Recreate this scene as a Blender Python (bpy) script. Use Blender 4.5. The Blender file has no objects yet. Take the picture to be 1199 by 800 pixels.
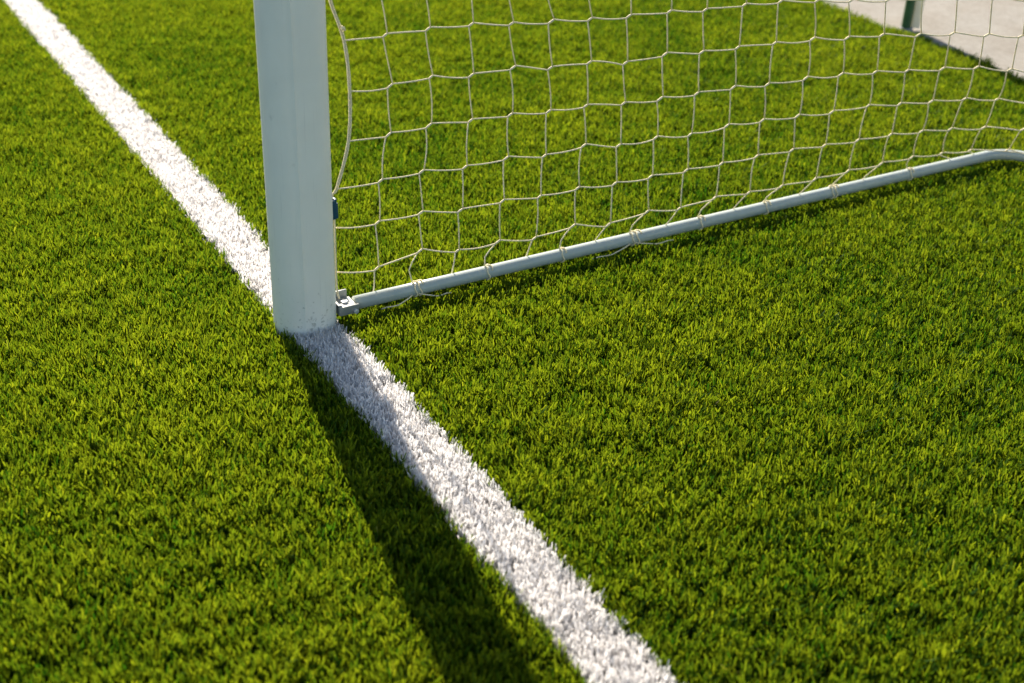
import bpy, bmesh, math
import numpy as np
from mathutils import Vector, Matrix

rng = np.random.default_rng(7)
sc = bpy.context.scene
COL = sc.collection
PI = math.pi
DEEP = 0.008           # the turf backing lies this far below z = 0; the tips stand at about z = 0.022

# ------------------------------------------------------------------ helpers
def tag(o, label=None, cat=None, group=None, kind=None):
    if label: o['label'] = label
    if cat: o['category'] = cat
    if group: o['group'] = group
    if kind: o['kind'] = kind
    return o

def link(name, me, parent=None):
    o = bpy.data.objects.new(name, me)
    COL.objects.link(o)
    if parent: o.parent = parent
    return o

def mesh_obj(name, verts, faces, mat, parent=None, smooth=True):
    me = bpy.data.meshes.new(name)
    me.from_pydata([tuple(map(float, v)) for v in verts], [], faces)
    me.materials.append(mat)
    if smooth: me.polygons.foreach_set('use_smooth', [True] * len(me.polygons))
    me.update()
    return link(name, me, parent)

def bm_obj(name, bm, mat, parent=None, bevel=0.0, smooth=True):
    if bevel:
        bmesh.ops.bevel(bm, geom=[e for e in bm.edges if e.calc_face_angle(0) > 0.6], offset=bevel, segments=2, affect='EDGES', profile=0.6)
    bmesh.ops.recalc_face_normals(bm, faces=bm.faces)
    me = bpy.data.meshes.new(name); bm.to_mesh(me); bm.free()
    me.materials.append(mat)
    if smooth:
        me.polygons.foreach_set('use_smooth', [True] * len(me.polygons))
        me.set_sharp_from_angle(angle=math.radians(35))
    return link(name, me, parent)

class Tubes:
    """collects round tubes swept along polylines into one mesh"""
    def __init__(self): self.v = []; self.f = []
    def add(self, pts, r, n=7, cap=True):
        pts = [Vector(p) for p in pts]
        base = len(self.v)
        up = None
        m = len(pts)
        for i, p in enumerate(pts):
            t = (pts[min(i + 1, m - 1)] - pts[max(i - 1, 0)]).normalized()
            if up is None:
                up = t.orthogonal().normalized()
            else:
                up = (up - t * up.dot(t))
                up = up.normalized() if up.length > 1e-6 else t.orthogonal().normalized()
            s = t.cross(up)
            rr = r[i] if isinstance(r, (list, tuple)) else r
            for k in range(n):
                a = 2 * PI * k / n
                self.v.append(p + up * (math.cos(a) * rr) + s * (math.sin(a) * rr))
        for i in range(m - 1):
            for k in range(n):
                a = base + i * n + k; b = base + i * n + (k + 1) % n
                self.f.append((a, b, b + n, a + n))
        if cap:
            self.f.append(tuple(base + k for k in range(n))[::-1])
            self.f.append(tuple(base + (m - 1) * n + k for k in range(n)))
    def build(self, name, mat, parent=None):
        return mesh_obj(name, self.v, self.f, mat, parent)

def box(bm, x0, x1, y0, y1, z0, z1):
    r = bmesh.ops.create_cube(bm, size=1)
    bmesh.ops.scale(bm, vec=(x1 - x0, y1 - y0, z1 - z0), verts=r['verts'])
    bmesh.ops.translate(bm, vec=((x0 + x1) / 2, (y0 + y1) / 2, (z0 + z1) / 2), verts=r['verts'])
    return r['verts']

def cyl(bm, c, axis, r, h, n=16):
    q = bmesh.ops.create_cone(bm, cap_ends=True, segments=n, radius1=r, radius2=r, depth=h)
    rot = Vector((0, 0, 1)).rotation_difference(Vector(axis)).to_matrix().to_4x4()
    bmesh.ops.transform(bm, matrix=Matrix.Translation(c) @ rot, verts=q['verts'])

# ------------------------------------------------------------------ materials
def new_mat(name):
    m = bpy.data.materials.new(name); m.use_nodes = True
    nt = m.node_tree
    return m, nt, nt.nodes['Principled BSDF'], nt.nodes['Material Output']

def painted(name, col, rough=0.4, metal=0.0, var=0.06, bump=0.05, scale=30, dirt=None, spec=0.5):
    m, nt, p, out = new_mat(name)
    tc = nt.nodes.new('ShaderNodeTexCoord')
    n1 = nt.nodes.new('ShaderNodeTexNoise'); n1.inputs['Scale'].default_value = scale; n1.inputs['Detail'].default_value = 6
    nt.links.new(tc.outputs['Object'], n1.inputs['Vector'])
    ramp = nt.nodes.new('ShaderNodeValToRGB')
    c = np.array(col)
    ramp.color_ramp.elements[0].position = 0.3; ramp.color_ramp.elements[1].position = 0.7
    ramp.color_ramp.elements[0].color = (*np.clip(c * (1 - var), 0, 1), 1)
    ramp.color_ramp.elements[1].color = (*np.clip(c * (1 + var), 0, 1), 1)
    nt.links.new(n1.outputs['Fac'], ramp.inputs['Fac'])
    colsock = ramp.outputs['Color']
    if dirt:
        n2 = nt.nodes.new('ShaderNodeTexNoise'); n2.inputs['Scale'].default_value = dirt[1]; n2.inputs['Detail'].default_value = 8; n2.inputs['Roughness'].default_value = 0.7
        nt.links.new(tc.outputs['Object'], n2.inputs['Vector'])
        r2 = nt.nodes.new('ShaderNodeValToRGB')
        r2.color_ramp.elements[0].position = dirt[2]; r2.color_ramp.elements[1].position = dirt[2] + 0.12
        r2.color_ramp.elements[0].color = (0, 0, 0, 1); r2.color_ramp.elements[1].color = (dirt[3],) * 3 + (1,)
        nt.links.new(n2.outputs['Fac'], r2.inputs['Fac'])
        mx = nt.nodes.new('ShaderNodeMixRGB'); mx.inputs['Color2'].default_value = (*dirt[0], 1)
        nt.links.new(r2.outputs['Color'], mx.inputs['Fac']); nt.links.new(colsock, mx.inputs['Color1'])
        colsock = mx.outputs['Color']
    nt.links.new(colsock, p.inputs['Base Color'])
    p.inputs['Roughness'].default_value = rough; p.inputs['Metallic'].default_value = metal
    p.inputs['Specular IOR Level'].default_value = spec
    if bump:
        b = nt.nodes.new('ShaderNodeBump'); b.inputs['Strength'].default_value = bump; b.inputs['Distance'].default_value = 0.002
        nt.links.new(n1.outputs['Fac'], b.inputs['Height']); nt.links.new(b.outputs['Normal'], p.inputs['Normal'])
    return m

def blade_mat(name, stops, rough, trans, spec=0.35, through=None):
    """plastic turf fibre: colour per fibre from the 'tint' attribute, part of the light goes through"""
    m, nt, p, out = new_mat(name)
    at = nt.nodes.new('ShaderNodeAttribute'); at.attribute_name = 'tint'
    ramp = nt.nodes.new('ShaderNodeValToRGB')
    el = ramp.color_ramp.elements
    el[0].position = stops[0][0]; el[0].color = (*stops[0][1], 1)
    el[1].position = stops[-1][0]; el[1].color = (*stops[-1][1], 1)
    for pos, c in stops[1:-1]:
        e = el.new(pos); e.color = (*c, 1)
    nt.links.new(at.outputs['Fac'], ramp.inputs['Fac'])
    nt.links.new(ramp.outputs['Color'], p.inputs['Base Color'])
    p.inputs['Roughness'].default_value = rough
    p.inputs['Specular IOR Level'].default_value = spec
    tr = nt.nodes.new('ShaderNodeBsdfTranslucent')
    if through:      # light that has passed through the fibre comes out yellower
        r2 = nt.nodes.new('ShaderNodeValToRGB')
        r2.color_ramp.elements[0].color = (*through[0], 1); r2.color_ramp.elements[1].color = (*through[1], 1)
        nt.links.new(at.outputs['Fac'], r2.inputs['Fac']); nt.links.new(r2.outputs['Color'], tr.inputs['Color'])
    else:
        nt.links.new(ramp.outputs['Color'], tr.inputs['Color'])
    mix = nt.nodes.new('ShaderNodeMixShader'); mix.inputs['Fac'].default_value = trans
    nt.links.new(p.outputs['BSDF'], mix.inputs[1]); nt.links.new(tr.outputs['BSDF'], mix.inputs[2])
    nt.links.new(mix.outputs['Shader'], out.inputs['Surface'])
    return m

M_POST = painted('white_post_paint', (0.89, 0.88, 0.78), rough=0.42, var=0.03, bump=0.03, scale=14, dirt=((0.40, 0.40, 0.36), 26, 0.66, 0.4))
def splash(m):
    nt = m.node_tree; p = nt.nodes['Principled BSDF']; L = nt.links.new
    src = p.inputs['Base Color'].links[0].from_socket
    tc = nt.nodes.new('ShaderNodeTexCoord'); sx = nt.nodes.new('ShaderNodeSeparateXYZ'); L(tc.outputs['Object'], sx.inputs[0])
    mr = nt.nodes.new('ShaderNodeMapRange'); mr.inputs['From Min'].default_value = 0.02; mr.inputs['From Max'].default_value = 0.20
    mr.inputs['To Min'].default_value = 0.56; mr.inputs['To Max'].default_value = 0.74
    L(sx.outputs['Z'], mr.inputs['Value'])
    n = nt.nodes.new('ShaderNodeTexNoise'); n.inputs['Scale'].default_value = 130; n.inputs['Detail'].default_value = 4
    L(tc.outputs['Object'], n.inputs['Vector'])
    sub = nt.nodes.new('ShaderNodeMath'); sub.operation = 'SUBTRACT'; L(n.outputs['Fac'], sub.inputs[0]); L(mr.outputs['Result'], sub.inputs[1])
    mul = nt.nodes.new('ShaderNodeMath'); mul.operation = 'MULTIPLY'; mul.use_clamp = True; mul.inputs[1].default_value = 8; L(sub.outputs[0], mul.inputs[0])
    m2 = nt.nodes.new('ShaderNodeMath'); m2.operation = 'MULTIPLY'; m2.inputs[1].default_value = 0.55; L(mul.outputs[0], m2.inputs[0])
    mx = nt.nodes.new('ShaderNodeMixRGB'); mx.inputs['Color2'].default_value = (0.24, 0.24, 0.17, 1)
    L(m2.outputs[0], mx.inputs['Fac']); L(src, mx.inputs['Color1'])
    # long fine scratches down the paint
    mp = nt.nodes.new('ShaderNodeMapping'); mp.inputs['Scale'].default_value = (260, 260, 6); L(tc.outputs['Object'], mp.inputs['Vector'])
    n3 = nt.nodes.new('ShaderNodeTexNoise'); n3.inputs['Scale'].default_value = 1; n3.inputs['Detail'].default_value = 3; L(mp.outputs['Vector'], n3.inputs['Vector'])
    r3 = nt.nodes.new('ShaderNodeValToRGB'); e = r3.color_ramp.elements
    e[0].position = 0.62; e[0].color = (0, 0, 0, 1); e[1].position = 0.78; e[1].color = (0.30, 0.30, 0.30, 1); L(n3.outputs['Fac'], r3.inputs['Fac'])
    mx2 = nt.nodes.new('ShaderNodeMixRGB'); mx2.inputs['Color2'].default_value = (0.52, 0.52, 0.48, 1)
    L(r3.outputs['Color'], mx2.inputs['Fac']); L(mx.outputs['Color'], mx2.inputs['Color1'])
    L(mx2.outputs['Color'], p.inputs['Base Color'])
splash(M_POST)
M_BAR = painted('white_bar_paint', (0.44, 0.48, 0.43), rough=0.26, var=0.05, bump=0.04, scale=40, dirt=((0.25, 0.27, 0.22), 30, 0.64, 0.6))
M_BRACKET = painted('galvanised_bracket', (0.30, 0.31, 0.29), rough=0.42, metal=0.3, var=0.08, bump=0.08, scale=60, dirt=((0.22, 0.23, 0.2), 40, 0.6, 0.6))
M_BOLT = painted('bolt_zinc', (0.7, 0.71, 0.7), rough=0.35, metal=0.5, var=0.05, bump=0.0)
M_CLIP = painted('blue_plastic', (0.008, 0.07, 0.12), rough=0.4, var=0.1, bump=0.0)
M_CORD = painted('net_cord', (0.90, 0.77, 0.51), rough=0.85, var=0.14, bump=0.5, scale=420, spec=0.15)
M_GPOST = painted('green_post_paint', (0.030, 0.095, 0.030), rough=0.45, var=0.15, bump=0.05, scale=25)
M_BATTEN = painted('beige_batten', (0.88, 0.78, 0.58), rough=0.6, var=0.1, bump=0.1, scale=20)
M_FOOT = painted('grey_foot', (0.24, 0.24, 0.25), rough=0.7, var=0.15, bump=0.2, scale=40)

M_GRASS = blade_mat('green_fibre', [(0.0, (0.012, 0.058, 0.004)), (0.4, (0.034, 0.105, 0.006)), (0.75, (0.068, 0.150, 0.008)), (0.93, (0.140, 0.185, 0.012)), (1.0, (0.42, 0.38, 0.16))], 0.55, 0.58, 0.22,
                    through=((0.026, 0.098, 0.003), (0.315, 0.360, 0.009)))
M_WHITE = blade_mat('white_fibre', [(0.0, (0.73, 0.71, 0.69)), (0.5, (0.83, 0.81, 0.79)), (1.0, (0.88, 0.865, 0.85))], 0.5, 0.42, 0.3)

# turf backing (dark infill between the fibres), continuing as plain turf colour beyond the tufts
def ground_mat():
    m, nt, p, out = new_mat('turf_infill')
    tc = nt.nodes.new('ShaderNodeTexCoord')
    n = nt.nodes.new('ShaderNodeTexNoise'); n.inputs['Scale'].default_value = 180; n.inputs['Detail'].default_value = 5
    nt.links.new(tc.outputs['Object'], n.inputs['Vector'])
    r = nt.nodes.new('ShaderNodeValToRGB')
    r.color_ramp.elements[0].position = 0.35; r.color_ramp.elements[1].position = 0.7
    r.color_ramp.elements[0].color = (0.014, 0.028, 0.006, 1); r.color_ramp.elements[1].color = (0.045, 0.075, 0.010, 1)
    nt.links.new(n.outputs['Fac'], r.inputs['Fac']); nt.links.new(r.outputs['Color'], p.inputs['Base Color'])
    p.inputs['Roughness'].default_value = 0.9; p.inputs['Specular IOR Level'].default_value = 0.1
    b = nt.nodes.new('ShaderNodeBump'); b.inputs['Strength'].default_value = 0.8; b.inputs['Distance'].default_value = 0.01
    nt.links.new(n.outputs['Fac'], b.inputs['Height']); nt.links.new(b.outputs['Normal'], p.inputs['Normal'])
    return m

def path_mat():
    m, nt, p, out = new_mat('pale_paving')
    L = nt.links.new
    tc = nt.nodes.new('ShaderNodeTexCoord')
    def noise(s, d=6, r=0.6):
        n = nt.nodes.new('ShaderNodeTexNoise'); n.inputs['Scale'].default_value = s; n.inputs['Detail'].default_value = d; n.inputs['Roughness'].default_value = r
        L(tc.outputs['Object'], n.inputs['Vector']); return n
    a, b, c = noise(5), noise(55, 8, 0.7), noise(260, 4)
    r1 = nt.nodes.new('ShaderNodeValToRGB')
    e = r1.color_ramp.elements
    e[0].position = 0.3; e[0].color = (0.235, 0.215, 0.183, 1); e[1].position = 0.62; e[1].color = (0.315, 0.298, 0.262, 1)
    L(b.outputs['Fac'], r1.inputs['Fac'])
    r2 = nt.nodes.new('ShaderNodeValToRGB')
    e = r2.color_ramp.elements
    e[0].position = 0.35; e[0].color = (0.86, 0.83, 0.80, 1); e[1].position = 0.65; e[1].color = (1, 1, 1, 1)
    L(a.outputs['Fac'], r2.inputs['Fac'])
    mx = nt.nodes.new('ShaderNodeMixRGB'); mx.blend_type = 'MULTIPLY'; mx.inputs['Fac'].default_value = 1
    L(r1.outputs['Color'], mx.inputs['Color1']); L(r2.outputs['Color'], mx.inputs['Color2'])
    # small dark specks
    r3 = nt.nodes.new('ShaderNodeValToRGB')
    e = r3.color_ramp.elements
    e[0].position = 0.60; e[0].color = (0, 0, 0, 1); e[1].position = 0.70; e[1].color = (0.55, 0.55, 0.55, 1)
    L(c.outputs['Fac'], r3.inputs['Fac'])
    mx2 = nt.nodes.new('ShaderNodeMixRGB'); mx2.inputs['Color2'].default_value = (0.2, 0.18, 0.16, 1)
    L(r3.outputs['Color'], mx2.inputs['Fac']); L(mx.outputs['Color'], mx2.inputs['Color1'])
    L(mx2.outputs['Color'], p.inputs['Base Color'])
    p.inputs['Roughness'].default_value = 0.9; p.inputs['Specular IOR Level'].default_value = 0.2
    bp = nt.nodes.new('ShaderNodeBump'); bp.inputs['Strength'].default_value = 0.7; bp.inputs['Distance'].default_value = 0.004
    L(b.outputs['Fac'], bp.inputs['Height']); L(bp.outputs['Normal'], p.inputs['Normal'])
    return m

# ------------------------------------------------------------------ setting: ground, path, turf
S = 60
tag(mesh_obj('ground', [(-S, -S, -DEEP), (S, -S, -DEEP), (S, S, -DEEP), (-S, S, -DEEP)], [(0, 1, 2, 3)], ground_mat(), smooth=False), kind='structure')

EDGE = 2.548
def edge_x(y):
    y = np.asarray(y, float)
    return EDGE + 0.010 * np.sin(y * 9.0 + 1) + 0.007 * np.sin(y * 23.0) + 0.005 * np.sin(y * 51.0 + 2)

# paving slab: its edge is slightly worn, the top 6 mm above the turf backing
ys = np.linspace(-14, 14, 561)
vs, fs = [], []
ex = edge_x(ys) - 0.012
for y, x in zip(ys, ex):
    vs += [(x - 0.02, y, -0.03), (x, y, 0.006), (x + 0.03, y, 0.012), (6.5, y, 0.012), (6.52, y, -0.02)]
for i in range(len(ys) - 1):
    for k in range(4):
        a = i * 5 + k
        fs.append((a, a + 5, a + 6, a + 1))
path = mesh_obj('path', vs, [f[::-1] for f in fs], path_mat())
tag(path, kind='structure')

LINE_C, LINE_H = 0.0084, 0.0505      # centre and half width of the goal line

def value_noise(x, y, cell, seed):
    r = np.random.default_rng(seed)
    T = r.random((256, 256))
    gx, gy = x / cell, y / cell
    ix, iy = np.floor(gx).astype(int), np.floor(gy).astype(int)
    fx, fy = gx - ix, gy - iy
    fx = fx * fx * (3 - 2 * fx); fy = fy * fy * (3 - 2 * fy)
    g = lambda a, b: T[a % 256, b % 256]
    return (g(ix, iy) * (1 - fx) + g(ix + 1, iy) * fx) * (1 - fy) + (g(ix, iy + 1) * (1 - fx) + g(ix + 1, iy + 1) * fx) * fy

CAM = np.array([-0.8152, -2.0919, 1.2653])
YAW = 0.5515
def in_view(x, y):
    """the turf around the camera's field, half a metre and more wider than the frame on every side"""
    dx, dy = x - CAM[0], y - CAM[1]
    d = dx * math.sin(YAW) + dy * math.cos(YAW)
    s = dx * math.cos(YAW) - dy * math.sin(YAW)
    return (d > 0.85) & (d < 6.2) & (np.abs(s) < 0.42 * d + 0.42)

def tufts(spacing):
    gx = np.arange(-2.2, EDGE + 0.05, spacing)
    gy = np.arange(-2.2, 4.6, spacing)
    X, Y = np.meshgrid(gx, gy, indexing='ij')
    X = X + (np.arange(X.shape[1]) % 2)[None, :] * spacing * 0.5
    x = X.ravel() + rng.uniform(-.5, .5, X.size) * spacing * 0.95
    y = Y.ravel() + rng.uniform(-.5, .5, X.size) * spacing * 0.95
    k = in_view(x, y) & (x < edge_x(y))
    return x[k], y[k]

def blades(tx, ty, per, hmean, wmean, tint_of, seed, spread, lean_amt, hvar=1.0, gaps=0.16, kink=0.5):
    """fibres of the tufts at (tx, ty) as two-segment ribbons"""
    r = np.random.default_rng(seed)
    n0 = len(tx)
    lump = value_noise(tx, ty, 0.055, seed + 1) * 0.6 + value_noise(tx, ty, 0.022, seed + 2) * 0.4
    big = value_noise(tx, ty, 0.35, seed + 3)
    th = hmean * (1.0 + hvar * (0.50 * (lump - 0.5) + r.normal(0, 0.15, n0)))
    th = np.where(r.random(n0) < gaps, th * 0.45, th)
    ta = value_noise(tx, ty, 0.07, seed + 4) * 4 * PI + r.normal(0, 0.8, n0)
    tl = lean_amt * r.random(n0)
    tt = tint_of(r, n0, lump, big)
    i = np.repeat(np.arange(n0), per)
    n = len(i)
    x = tx[i] + r.normal(0, spread, n); y = ty[i] + r.normal(0, spread, n)
    h = np.clip(th[i] * r.uniform(0.72, 1.15, n), 0.006, None)
    az = r.random(n) * 2 * PI
    sp = r.uniform(0.03, 0.34, n)
    lx = np.cos(ta[i]) * tl[i] + np.cos(az) * sp
    ly = np.sin(ta[i]) * tl[i] + np.sin(az) * sp
    # nothing grows through the post foot or the bar; fibres under the bar are pressed down
    e = (x / 0.0585) ** 2 + (y / 0.0485) ** 2
    keep = (e > 1.0) & (x + lx * 0.01 < edge_x(y) + 0.005)
    under = ((np.abs(y + 0.010) < 0.019) & (x > 0.05) & (x < 1.9))
    under |= (x > 0.05) & (x < 0.125) & (np.abs(y) < 0.045)
    h = np.where(under, np.minimum(h, 0.021), h)
    lx = np.where(under, lx * 0.4, lx); ly = np.where(under, ly * 0.4, ly)
    x, y, h, lx, ly, i = x[keep], y[keep], h[keep], lx[keep], ly[keep], i[keep]
    n = len(x)
    w = wmean * r.uniform(0.7, 1.3, n) * 0.5
    tint = np.clip(tt[i] + r.normal(0, 0.11, n), 0, 0.94)
    tint = np.where(r.random(n) < 0.0015, 1.0, tint)
    wa = r.random(n) * 2 * PI
    wx, wy = np.cos(wa) * w, np.sin(wa) * w
    cur = r.uniform(1.1, 1.9, n)
    V = np.empty((n, 6, 3), np.float32)
    # the crimped yarn bends off again above the middle, each fibre its own way
    ka = r.random(n) * 2 * PI; kk = r.uniform(0.0, kink, n)
    kx, ky = np.cos(ka) * kk, np.sin(ka) * kk
    for k, (t, f) in enumerate(((0.0, 0.9), (0.66, 1.0), (1.0, 0.75))):
        b = t ** cur
        e = 1.0 if k == 2 else 0.0
        cx = x + lx * h * b + kx * h * e; cy = y + ly * h * b + ky * h * e
        cz = -DEEP + h * (t * (1 - 0.18 * (lx * lx + ly * ly) * t) - e * 0.7 * kk * kk)
        tw = 1.0
        V[:, 2 * k, 0] = cx - wx * f; V[:, 2 * k, 1] = cy - wy * f; V[:, 2 * k, 2] = cz
        V[:, 2 * k + 1, 0] = cx + wx * f; V[:, 2 * k + 1, 1] = cy + wy * f; V[:, 2 * k + 1, 2] = cz
    base = (np.arange(n) * 6)[:, None]
    F = np.concatenate([base + np.array([0, 1, 3, 2]), base + np.array([2, 3, 5, 4])], axis=1).reshape(-1)
    return V.reshape(-1, 3), F, tint

def blade_obj(name, V, F, tint, mat):
    me = bpy.data.meshes.new(name)
    nf = len(F) // 4
    me.vertices.add(len(V)); me.vertices.foreach_set('co', V.ravel())
    me.loops.add(len(F)); me.loops.foreach_set('vertex_index', F.astype(np.int32))
    me.polygons.add(nf); me.polygons.foreach_set('loop_start', np.arange(nf, dtype=np.int32) * 4)
    a = me.attributes.new('tint', 'FLOAT', 'FACE')
    a.data.foreach_set('value', np.repeat(tint, 2).astype(np.float32))
    me.polygons.foreach_set('use_smooth', np.ones(nf, bool))
    me.update(calc_edges=True)
    me.materials.append(mat)
    return link(name, me)

tx, ty = tufts(0.0069)
wob = (value_noise(tx, ty, 0.03, 91) - 0.5) * 0.004 + rng.normal(0, 0.0012, len(tx))
white = np.abs(tx - LINE_C + wob) < LINE_H
g_tint = lambda r, n, lump, big: 0.10 + 0.36 * lump + 0.22 * big + r.normal(0, 0.13, n)
V, F, t = blades(tx[~white], ty[~white], 5, 0.0300, 0.0023, g_tint, 11, 0.0014, 0.15, 0.9, 0.19, 0.20)
o = blade_obj('grass', V, F, t, M_GRASS)
tag(o, 'short green artificial turf fibres covering the pitch on both sides of the white line', 'artificial turf', kind='stuff')
w_tint = lambda r, n, lump, big: 0.3 + 0.3 * lump + r.normal(0, 0.15, n)
V, F, t = blades(tx[white], ty[white], 7, 0.0295, 0.0023, w_tint, 23, 0.0017, 0.06, 0.45, 0.09, 0.16)
o = blade_obj('goal_line', V, F, t, M_WHITE)
tag(o, 'white goal line of turf fibres running under the post across the green pitch', 'goal line', kind='structure')

# ------------------------------------------------------------------ the goal
GW = 5.0        # distance between the posts
PH = 2.0        # crossbar height
goal = bpy.data.objects.new('football_goal', None); COL.objects.link(goal)
goal.empty_display_size = 0.2
tag(goal, 'white metal football goal with oval post on the goal line and low ground bar', 'football goal')

def post_profile():
    """oval extrusion with a fine ridge where the two halves meet, facing the field"""
    pts = []
    n = 96
    for k in range(n):
        a = 2 * PI * k / n
        c, s = math.cos(a), math.sin(a)
        e = 2.35
        x = 0.060 * math.copysign(abs(c) ** (2 / e), c)
        y = 0.050 * math.copysign(abs(s) ** (2 / e), s)
        pts.append([x, y])
    for sgn in (-1, 1):
        # a rounded seam about 5 mm wide and 1.5 mm proud
        k0 = min((k for k in range(n) if pts[k][1] * sgn > 0), key=lambda k: abs(pts[k][0] + 0.019))
        for dk, h in ((-1, 0.0006), (0, 0.0026), (1, 0.0006)):
            pts[(k0 + dk) % n][1] += sgn * h
    return pts

def make_post(y0):
    pr = post_profile(); n = len(pr)
    zs = [0.002, 0.004, 0.3, 0.8, 1.4, PH]
    v, f = [], []
    for i, z in enumerate(zs):
        sh = 0.992 if i == 0 else 1.0
        v += [(x * sh, y0 + y * sh, z) for x, y in pr]
    for i in range(len(zs) - 1):
        for k in range(n):
            a = i * n + k; b = i * n + (k + 1) % n
            f.append((a, b, b + n, a + n))
    f.append(tuple(range(n))[::-1]); f.append(tuple((len(zs) - 1) * n + k for k in range(n)))
    o = mesh_obj('goal_post', v, f, M_POST, goal)
    o.data.set_sharp_from_angle(angle=math.radians(40))
    return o
make_post(0.0)
make_post(-GW)
# crossbar: the same oval lying along the line
pr = post_profile(); n = len(pr)
v, f = [], []
for y in (0.05, -GW - 0.05):
    v += [(x, y, PH + 0.052 + q) for x, q in pr]
f = [(k, (k + 1) % n, n + (k + 1) % n, n + k) for k in range(n)] + [tuple(range(n))[::-1], tuple(n + k for k in range(n))]
mesh_obj('crossbar', v, f, M_POST, goal)

BAR_R, BAR_Y, BAR_Z, BAR_X = 0.0136, -0.010, 0.0382, 1.985
def bar_path(x0, xc, z, y_a, y_b, rad):
    pts = [(x0, y_a, z)] + [(x0 + (xc - rad - x0) * k / 8, y_a, z) for k in range(1, 9)]
    for k in range(1, 13):
        a = PI / 2 * k / 12
        pts.append((xc - rad + rad * math.sin(a), y_a - rad + rad * math.cos(a), z))
    for k in range(1, 12):
        pts.append((xc, y_a - rad + (y_b + rad - y_a + rad) * k / 12, z))
    for k in range(0, 13):
        a = PI / 2 * k / 12
        pts.append((xc - rad + rad * math.cos(a), y_b + rad - rad * math.sin(a), z))
    pts += [(xc - rad + (x0 - xc + rad) * k / 8, y_b, z) for k in range(1, 9)]
    return pts
T = Tubes(); T.add(bar_path(0.100, BAR_X, BAR_Z, BAR_Y, -GW - BAR_Y, 0.115), BAR_R, 24); T.build('ground_bar', M_BAR, goal)
T = Tubes(); T.add(bar_path(0.055, 0.95, PH - 0.05, BAR_Y, -GW - BAR_Y, 0.115), 0.014, 16); T.build('top_bar', M_BAR, goal)

# socket bracket on the back of the post that takes the ground bar
def make_bracket(y0, sg):
    bm = bmesh.new()
    Y = lambda a: y0 + sg * a
    def bx(x0, x1, a0, a1, z0, z1): return box(bm, x0, x1, min(Y(a0), Y(a1)), max(Y(a0), Y(a1)), z0, z1)
    bx(0.0595, 0.098, -0.0285, 0.0125, 0.0275, 0.0435)   # body
    bx(0.0596, 0.094, 0.0127, 0.0170, 0.0275, 0.0590)    # raised back ear
    bx(0.0590, 0.0635, -0.0280, 0.0120, 0.0437, 0.0500)  # flange against the post
    bx(0.0585, 0.100, -0.0325, -0.0287, 0.0285, 0.0470)  # front cheek
    br = bm_obj('bar_bracket', bm, M_BRACKET, goal, bevel=0.0014)
    bm = bmesh.new()
    cyl(bm, (0.092, Y(-0.0352), 0.0340), (0, 1, 0), 0.0050, 0.006, 6)
    bm_obj('bolt', bm, M_BOLT, br, bevel=0.0006)
    bm = bmesh.new()
    cyl(bm, (0.080, Y(-0.008), 0.0450), (0, 0, 1), 0.0070, 0.004, 6)
    bm_obj('bolt', bm, M_BOLT, br, bevel=0.0006)
    return br
make_bracket(0.0, 1); make_bracket(-GW, -1)

# blue plastic net hooks on the back of the post
def make_hook(y0, z):
    bm = bmesh.new()
    box(bm, 0.0585, 0.0655, y0 - 0.014, y0 + 0.008, z - 0.019, z + 0.019)
    box(bm, 0.0657, 0.0715, y0 - 0.012, y0 + 0.004, z - 0.019, z + 0.012)
    box(bm, 0.0660, 0.0700, y0 - 0.010, y0 + 0.002, z + 0.0122, z + 0.020)
    bm_obj('net_hook', bm, M_CLIP, goal, bevel=0.0012)
for z in (0.245, 0.745, 1.245, 1.745):
    make_hook(0.0, z)

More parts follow.
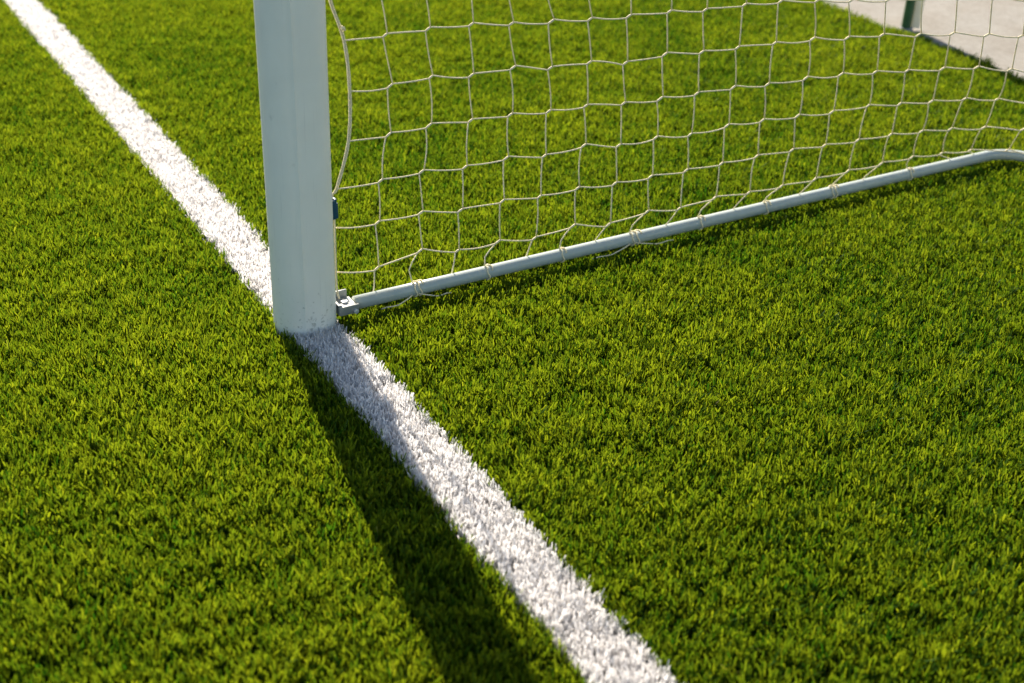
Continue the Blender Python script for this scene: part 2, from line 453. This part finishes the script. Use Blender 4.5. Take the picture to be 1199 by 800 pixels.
# ------------------------------------------------------------------ the net
NET = [[(0.0735, 0.0085, 0.1035), (0.1544, 0.0023, 0.0954), (0.2521, 0.0074, 0.1108), (0.33, -0.0053, 0.0994), (0.4216, -0.0102, 0.1025), (0.5027, -0.0201, 0.097), (0.597, -0.0208, 0.1065), (0.6798, -0.0319, 0.0968), (0.7808, -0.0305, 0.1064), (0.8622, -0.0373, 0.1001), (0.9601, -0.0356, 0.106), (1.0552, -0.039, 0.1019), (1.1499, -0.0403, 0.1004), (1.2502, -0.0412, 0.0996), (1.3524, -0.0412, 0.1016), (1.4558, -0.0436, 0.1025), (1.5521, -0.0484, 0.1038), (1.6419, -0.0588, 0.1021), (1.7245, -0.0741, 0.1013)], [(0.0764, 0.0134, 0.1954), (0.1587, 0.0035, 0.1933), (0.2492, -0.002, 0.1982), (0.3301, -0.0146, 0.1921), (0.4227, -0.02, 0.1962), (0.5049, -0.0288, 0.1938), (0.594, -0.033, 0.1973), (0.6816, -0.0405, 0.194), (0.7701, -0.0446, 0.1948), (0.86, -0.049, 0.1942), (0.9531, -0.0524, 0.1947), (1.0494, -0.0551, 0.1964), (1.147, -0.0599, 0.1959), (1.237, -0.0668, 0.1941), (1.3301, -0.075, 0.1935), (1.4239, -0.0844, 0.1958), (1.5076, -0.0995, 0.1952), (1.5828, -0.119, 0.1954), (1.6651, -0.1454, 0.1947)], [(0.0727, -0.0071, 0.2839), (0.1618, -0.006, 0.2831), (0.2485, -0.0062, 0.2861), (0.3389, -0.0141, 0.282), (0.4296, -0.0176, 0.2864), (0.5118, -0.0289, 0.2811), (0.6031, -0.0317, 0.2885), (0.6802, -0.0451, 0.2803), (0.7701, -0.0497, 0.2843), (0.8521, -0.0592, 0.2807), (0.9473, -0.0622, 0.2862), (1.0386, -0.0692, 0.2859), (1.1314, -0.0776, 0.2846), (1.222, -0.0877, 0.2828), (1.3217, -0.0969, 0.2855), (1.4021, -0.1135, 0.2825), (1.4815, -0.1325, 0.2828), (1.5638, -0.1565, 0.2848), (1.6331, -0.19, 0.2842)], [(0.0968, -0.0107, 0.3753), (0.1789, -0.0075, 0.3731), (0.2641, -0.0057, 0.3767), (0.3505, -0.0121, 0.3752), (0.4344, -0.0194, 0.3761), (0.5152, -0.0303, 0.3742), (0.5971, -0.0389, 0.3763), (0.6793, -0.0518, 0.3729), (0.7626, -0.0614, 0.3732), (0.8494, -0.07, 0.3743), (0.9388, -0.0771, 0.3768), (1.0218, -0.0878, 0.3747), (1.1202, -0.096, 0.3769), (1.2103, -0.1076, 0.3765), (1.296, -0.1233, 0.3746), (1.3727, -0.1428, 0.3731), (1.4563, -0.1669, 0.3736), (1.5299, -0.1975, 0.376), (1.5875, -0.2405, 0.3754)], [(0.1045, -0.0045, 0.4676), (0.1841, -0.006, 0.4661), (0.2683, -0.0059, 0.4715), (0.3468, -0.0178, 0.4669), (0.4341, -0.0235, 0.4717), (0.5076, -0.0397, 0.4657), (0.5915, -0.0489, 0.4685), (0.6655, -0.0657, 0.4623), (0.7564, -0.071, 0.4694), (0.8389, -0.0841, 0.4672), (0.9224, -0.0939, 0.4687), (1.0113, -0.1045, 0.47), (1.1024, -0.1167, 0.4707), (1.1835, -0.1342, 0.4676), (1.2663, -0.1514, 0.4686), (1.3487, -0.1765, 0.4655), (1.4222, -0.2036, 0.4675), (1.4861, -0.241, 0.4666), (1.5408, -0.2853, 0.4698)], [(0.0998, 0.0036, 0.5588), (0.1783, 0.0003, 0.5595), (0.2618, -0.0049, 0.5621), (0.3465, -0.0142, 0.5631), (0.4233, -0.0298, 0.5595), (0.502, -0.0441, 0.5584), (0.5797, -0.0587, 0.5577), (0.6595, -0.0727, 0.5579), (0.7466, -0.0851, 0.5601), (0.8219, -0.1008, 0.5589), (0.9107, -0.1125, 0.5624), (0.9906, -0.1269, 0.5638), (1.0705, -0.146, 0.5613), (1.1447, -0.1663, 0.5593), (1.2264, -0.1888, 0.5576), (1.3066, -0.2125, 0.5585), (1.3785, -0.2405, 0.5596), (1.4449, -0.2741, 0.561), (1.5019, -0.3167, 0.5604)]]

NET = np.array(NET)
nrow, ncol = NET.shape[:2]
rows = [NET[j] for j in range(nrow)]
step = NET[5] - NET[4]
for i in range(ncol):      # calm the node-to-node scatter of the last measured step
    pass
t = np.arange(ncol)
stepx = np.polyval(np.polyfit(t, step[:, 0], 2), t); stepy = np.polyval(np.polyfit(t, step[:, 1], 2), t)
r2 = np.random.default_rng(5)
k = 1.0
while rows[-1][:, 2].mean() < PH - 0.16:
    P = rows[-1].copy()
    P[:, 0] += stepx * k; P[:, 1] += stepy * k; P[:, 2] += 0.089
    P += r2.normal(0, 0.004, P.shape)
    P[:2, 1] = r2.normal(0.0, 0.004, 2)
    P[0, 0] = 0.082 - 0.009 * math.cos((len(rows) - 6) * 1.1)
    rows.append(P); k *= 0.93
# continue every course round the corner and along the back to the middle of the goal
KB = 25
full = []
for P in rows:
    P = P.copy()
    q = P[-1]; d = P[-1] - P[-3]; head = math.atan2(d[1], d[0])
    ext = []
    x, y, z = q
    for j in range(1, KB + 1):
        head += (-PI / 2 - head) * 0.22
        x += 0.088 * math.cos(head); y += 0.088 * math.sin(head)
        ext.append((x + r2.normal(0, .003), y, z + r2.normal(0, .004)))
    ext = np.array(ext)
    ext[:, 1] = q[1] + (ext[:, 1] - q[1]) * ((-GW / 2 - q[1]) / (ext[-1, 1] - q[1]))
    half = np.concatenate([P, ext])
    mir = half[:-1][::-1].copy(); mir[:, 1] = -GW - mir[:, 1]
    full.append(np.concatenate([half, mir]))
G = np.array(full)                                 # rows x columns x 3
NR, NC = G.shape[:2]

net = Tubes()
CR = 0.00145
def sag_line(a, b, n=5, sag=0.0, wob=0.0012):
    a, b = np.array(a), np.array(b)
    out = []
    o1 = r2.normal(0, wob, 3)
    for k in range(n + 1):
        t = k / n
        p = a + (b - a) * t
        p = p + o1 * math.sin(PI * t); p[2] -= sag * math.sin(PI * t)
        out.append(tuple(p))
    return out
# knots: the cords run together for a centimetre at each crossing, low side towards the post
A = np.empty_like(G); B = np.empty_like(G)
for j in range(NR):
    for i in range(NC):
        tan = G[j, min(i + 1, NC - 1)] - G[j, max(i - 1, 0)]; tan /= np.linalg.norm(tan)
        s = 1 if i <= (NC - 1) / 2 else -1
        hx, hz = (0.0049, 0.0032) if i else (0, 0)
        jit = 1 + r2.normal(0, 0.12)
        A[j, i] = G[j, i] - tan * hx * jit; A[j, i, 2] -= hz * jit
        B[j, i] = G[j, i] + tan * hx * jit; B[j, i, 2] += hz * jit
for j in range(NR):
    for i in range(NC):
        detail = i < 26
        ns = 8 if detail else 6
        if 0 < i < NC - 1:
            c = (A[j, i] + B[j, i]) / 2
            net.add([tuple(A[j, i]), tuple(c * .5 + A[j, i] * .5), tuple(c), tuple(c * .5 + B[j, i] * .5), tuple(B[j, i])], [CR * 1.12, CR * 1.4, CR * 1.5, CR * 1.4, CR * 1.12], ns)
        if i < NC - 1:
            net.add(sag_line(B[j, i], A[j, i + 1], 5, 0.0015), CR, ns)
        if j < NR - 1 and 0 < i < NC - 1:
            net.add(sag_line(B[j, i], A[j + 1, i], 5, 0, 0.0016), CR * 0.94, ns)
# the lowest cords hang to the ground bar, the highest to the upper bar
def near_bar(p):
    """nearest point of the ground bar's centre line"""
    if p[0] < BAR_X - 0.115 and p[1] > -GW / 2: return np.array([p[0], BAR_Y, BAR_Z])
    if p[0] < BAR_X - 0.115: return np.array([p[0], -GW - BAR_Y, BAR_Z])
    c = np.array([BAR_X - 0.115, BAR_Y - 0.115]) if p[1] > -GW / 2 else np.array([BAR_X - 0.115, -GW - BAR_Y + 0.115])
    if (p[1] > -GW / 2 and p[1] > c[1]) or (p[1] <= -GW / 2 and p[1] < c[1]):
        d = np.array([p[0], p[1]]) - c; d = d / np.linalg.norm(d) * 0.115
        return np.array([c[0] + d[0], c[1] + d[1], BAR_Z])
    return np.array([BAR_X, p[1], BAR_Z])
TIE = {2, 4, 6, 8, 10, 12, 14, 16}
ends = {}
for i in range(1, NC - 1):
    a = A[0, i]
    q = a.copy(); q[0] -= 0.006
    if 16 <= i <= NC - 17:
        q[0] += 0.055 if i in (16, NC - 17) else 0.11
    e = near_bar(q)
    out_dir = 1.0
    mid = (a + e) / 2; 
    if i in TIE:
        e = e + np.array([-0.010 + r2.normal(0, .005), 0.0, BAR_R + 0.001])
        mid = (a + e) / 2 + np.array([-0.010 + r2.normal(0, .004), 0.0, -0.002])
        ends[i] = e
        net.add([tuple(a), tuple((a + mid) / 2 + np.array([-0.002, 0, 0])), tuple(mid), tuple((mid + e) / 2), tuple(e)], CR * 0.94, 8)
    else:
        # the cord passes behind the bar: on its outer side, seen from inside the goal
        if e[0] < BAR_X - 0.115: o_ = np.array([0.0, 1.0])
        elif abs(e[1] - BAR_Y) < 0.115: o_ = np.array([e[0] - (BAR_X - 0.115), e[1] - (BAR_Y - 0.115)]) / 0.115
        elif abs(e[1] + GW + BAR_Y) < 0.115: o_ = np.array([e[0] - (BAR_X - 0.115), e[1] - (-GW - BAR_Y + 0.115)]) / 0.115
        else: o_ = np.array([1.0, 0.0])
        if e[1] < -GW / 2 and e[0] < BAR_X - 0.115: o_ = np.array([0.0, -1.0])
        if 17 <= i <= NC - 18: e = e + np.array([o_[0] * 0.004, o_[1] * 0.004, BAR_R + 0.001])   # tied on top round the corner
        else: e = e + np.array([o_[0] * (BAR_R + 0.004) + r2.normal(0, .003), o_[1] * (BAR_R + 0.004), -0.008])
        net.add(sag_line(a, e, 4, 0, 0.002), CR * 0.94, 8)
    up = near_bar(B[-1, i])
    tx_ = min(max(B[-1, i][0], 0.1), 0.95)
    top = np.array([tx_, max(min(B[-1, i][1], BAR_Y), -GW - BAR_Y), PH - 0.066])
    if i < 13: top[1] = BAR_Y
    elif i > NC - 14: top[1] = -GW - BAR_Y
    else: top[0] = 0.95
    net.add(sag_line(B[-1, i], top, 5), CR * 0.94, 6)
net_o = net.build('goal_net', M_CORD)
tag(net_o, 'cream square mesh goal net hanging between the white post and the ground bar', 'goal net')

# doubled border cord down the side of the post, held by the blue hooks
def border(sy):
    mir = lambda p: (p[0], p[1] if sy > 0 else -GW - p[1], p[2])
    P = [(0.0705, -0.004, 0.052), (0.0668, -0.004, 0.075)]
    P += [(0.0665, -0.003, 0.105), (0.0672, -0.002, 0.16), (0.0678, -0.001, 0.205), (0.0672, -0.002, 0.238), (0.0640, -0.003, 0.264), (0.0655, -0.003, 0.274)]
    P2 = [tuple(G[j, 0]) for j in range(2, NR)]
    P2[0] = (0.0745, -0.004, 0.287)
    P2.append((0.070, 0.0, PH - 0.06))
    def smooth(pts, n=6):
        pts = [np.array(p) for p in pts]; out = []
        for i in range(len(pts) - 1):
            p0, p1, p2, p3 = pts[max(i - 1, 0)], pts[i], pts[i + 1], pts[min(i + 2, len(pts) - 1)]
            for k in range(n):
                t = k / n
                out.append(0.5 * ((2 * p1) + (-p0 + p2) * t + (2 * p0 - 5 * p1 + 4 * p2 - p3) * t * t + (-p0 + 3 * p1 - 3 * p2 + p3) * t ** 3))
        out.append(pts[-1]); return out
    T = Tubes()
    T.add([mir(p) for p in smooth(P)], 0.0019, 8)
    line = smooth([P[-1]] + P2)
    for off in (-0.0017, 0.0017):     # two strands side by side
        T.add([mir((p[0] + off, p[1] + 0.0006 * math.sin(k * 2.1 + off * 900), p[2])) for k, p in enumerate(line)], 0.0017, 8)
    if sy > 0:   # frayed whipping on the border cord
        T.add([(0.093, 0.0, 0.581), (0.0975, -0.003, 0.5835), (0.1005, -0.004, 0.578)], [0.003, 0.0026, 0.0008], 7)
        T.add([(0.094, 0.0, 0.586), (0.0985, -0.002, 0.577)], [0.0028, 0.0012], 7)
    return T.build('border_cord', M_CORD, net_o)
border(1); border(-1)

# lashings round the ground bar where the net is tied on
for n_t, i in enumerate(sorted(ends)):
    e = ends[i]
    cx = e[0]
    on_curve = cx > BAR_X - 0.115
    T = Tubes()
    turns = 1.15 if n_t % 3 else 2.1
    slant = 0.016 + 0.010 * r2.random()
    pts = []
    N = int(26 * turns)
    for k in range(N + 1):
        a = PI / 2 - 2 * PI * turns * k / N
        xx = cx + slant * (k / N) * turns * 0.55 + 0.002 * math.sin(k)
        if on_curve:
            c0 = near_bar(np.array([xx, BAR_Y, 0.03])); yy0 = c0[1]
        else: yy0 = BAR_Y
        rr = BAR_R + 0.0016
        pts.append((xx, yy0 + rr * math.cos(a) * -1, BAR_Z + rr * math.sin(a)))
    T.add(pts, 0.0017, 7)
    # loose tail lying on the turf along the bar
    if n_t in (0, 3):
        Lt = (0.07, 0.0, 0.05, 0.10, 0.04)[n_t]
        for sg in ((1, -1) if n_t in (0, 3) else (1,)):
            tail = [(cx + 0.012 * sg * 0.6, BAR_Y - BAR_R - 0.0015, BAR_Z - 0.004)]
            for k in range(1, 7):
                u = k / 6
                tail.append((cx + sg * (0.008 + Lt * u), BAR_Y - BAR_R - 0.004 - 0.006 * math.sin(PI * u * 0.9), BAR_Z - 0.007 - 0.010 * u + 0.002 * math.sin(u * 9)))
            T.add(tail, 0.0013, 6)
    T.build('net_tie', M_CORD, net_o)

# ------------------------------------------------------------------ slim post at the edge of the path
fp = bpy.data.objects.new('fence_post', None); COL.objects.link(fp)
fp.location = (2.576, 0.965, 0.0)
fp.rotation_euler = (0, 0, math.radians(-30))
tag(fp, 'slim dark green metal post with a pale strip beside the paved path', 'post')
bm = bmesh.new(); cyl(bm, (-0.003, 0, 0.68), (0, 0, 1), 0.0165, 1.32, 20)
bm_obj('pole', bm, M_GPOST, fp)
bm = bmesh.new(); box(bm, 0.0150, 0.0420, -0.004, 0.016, 0.022, 1.33)
bm_obj('edge_strip', bm, M_BATTEN, fp, bevel=0.002)
bm = bmesh.new(); cyl(bm, (-0.001, 0, 0.013), (0, 0, 1), 0.0215, 0.022, 20)
bm_obj('foot', bm, M_FOOT, fp, bevel=0.002)

# ------------------------------------------------------------------ light
SUN_AZ = math.atan2(0.158, 1.0)      # clockwise from +Y
SUN_EL = math.radians(32)
sdir = Vector((math.sin(SUN_AZ) * math.cos(SUN_EL), math.cos(SUN_AZ) * math.cos(SUN_EL), math.sin(SUN_EL)))
sl = bpy.data.lights.new('sun', 'SUN'); sl.energy = 5.0; sl.angle = math.radians(0.55); sl.color = (1.0, 0.90, 0.77)
so = bpy.data.objects.new('sun', sl); COL.objects.link(so)
so.rotation_euler = (-sdir).to_track_quat('-Z', 'Y').to_euler()
w = bpy.data.worlds.new('World'); sc.world = w; w.use_nodes = True
nt = w.node_tree
sky = nt.nodes.new('ShaderNodeTexSky'); sky.sky_type = 'NISHITA'; sky.sun_disc = False
sky.sun_elevation = SUN_EL; sky.sun_rotation = SUN_AZ
nt.links.new(sky.outputs['Color'], nt.nodes['Background'].inputs['Color'])
nt.nodes['Background'].inputs['Strength'].default_value = 0.075

# ------------------------------------------------------------------ camera
pitch, yaw, roll = 0.523256, 0.5515003, 0.0411729
cp, sp, cy, sy = math.cos(pitch), math.sin(pitch), math.cos(yaw), math.sin(yaw)
f = Vector((sy * cp, cy * cp, -sp)); r0 = Vector((cy, -sy, 0)); u0 = r0.cross(f)
r = r0 * math.cos(roll) + u0 * math.sin(roll); u = -r0 * math.sin(roll) + u0 * math.cos(roll)
cam = bpy.data.cameras.new('camera'); co = bpy.data.objects.new('camera', cam); COL.objects.link(co)
m = Matrix.Identity(4)
for k in range(3):
    m[k][0], m[k][1], m[k][2], m[k][3] = r[k], u[k], -f[k], CAM[k]
co.matrix_world = m
cam.sensor_width = 36; cam.sensor_fit = 'HORIZONTAL'; cam.lens = 36 * 1533.14 / 1199
cam.clip_start = 0.05; cam.clip_end = 500
cam.dof.use_dof = True; cam.dof.focus_distance = 2.50; cam.dof.aperture_fstop = 3.2
sc.camera = co
sc.view_settings.view_transform = 'Standard'; sc.view_settings.look = 'None'
sc.view_settings.exposure = 1.25; sc.view_settings.gamma = 1.0; sc.view_settings.use_curve_mapping = False
sc.cycles.max_bounces = 8; sc.cycles.diffuse_bounces = 4; sc.cycles.transmission_bounces = 4
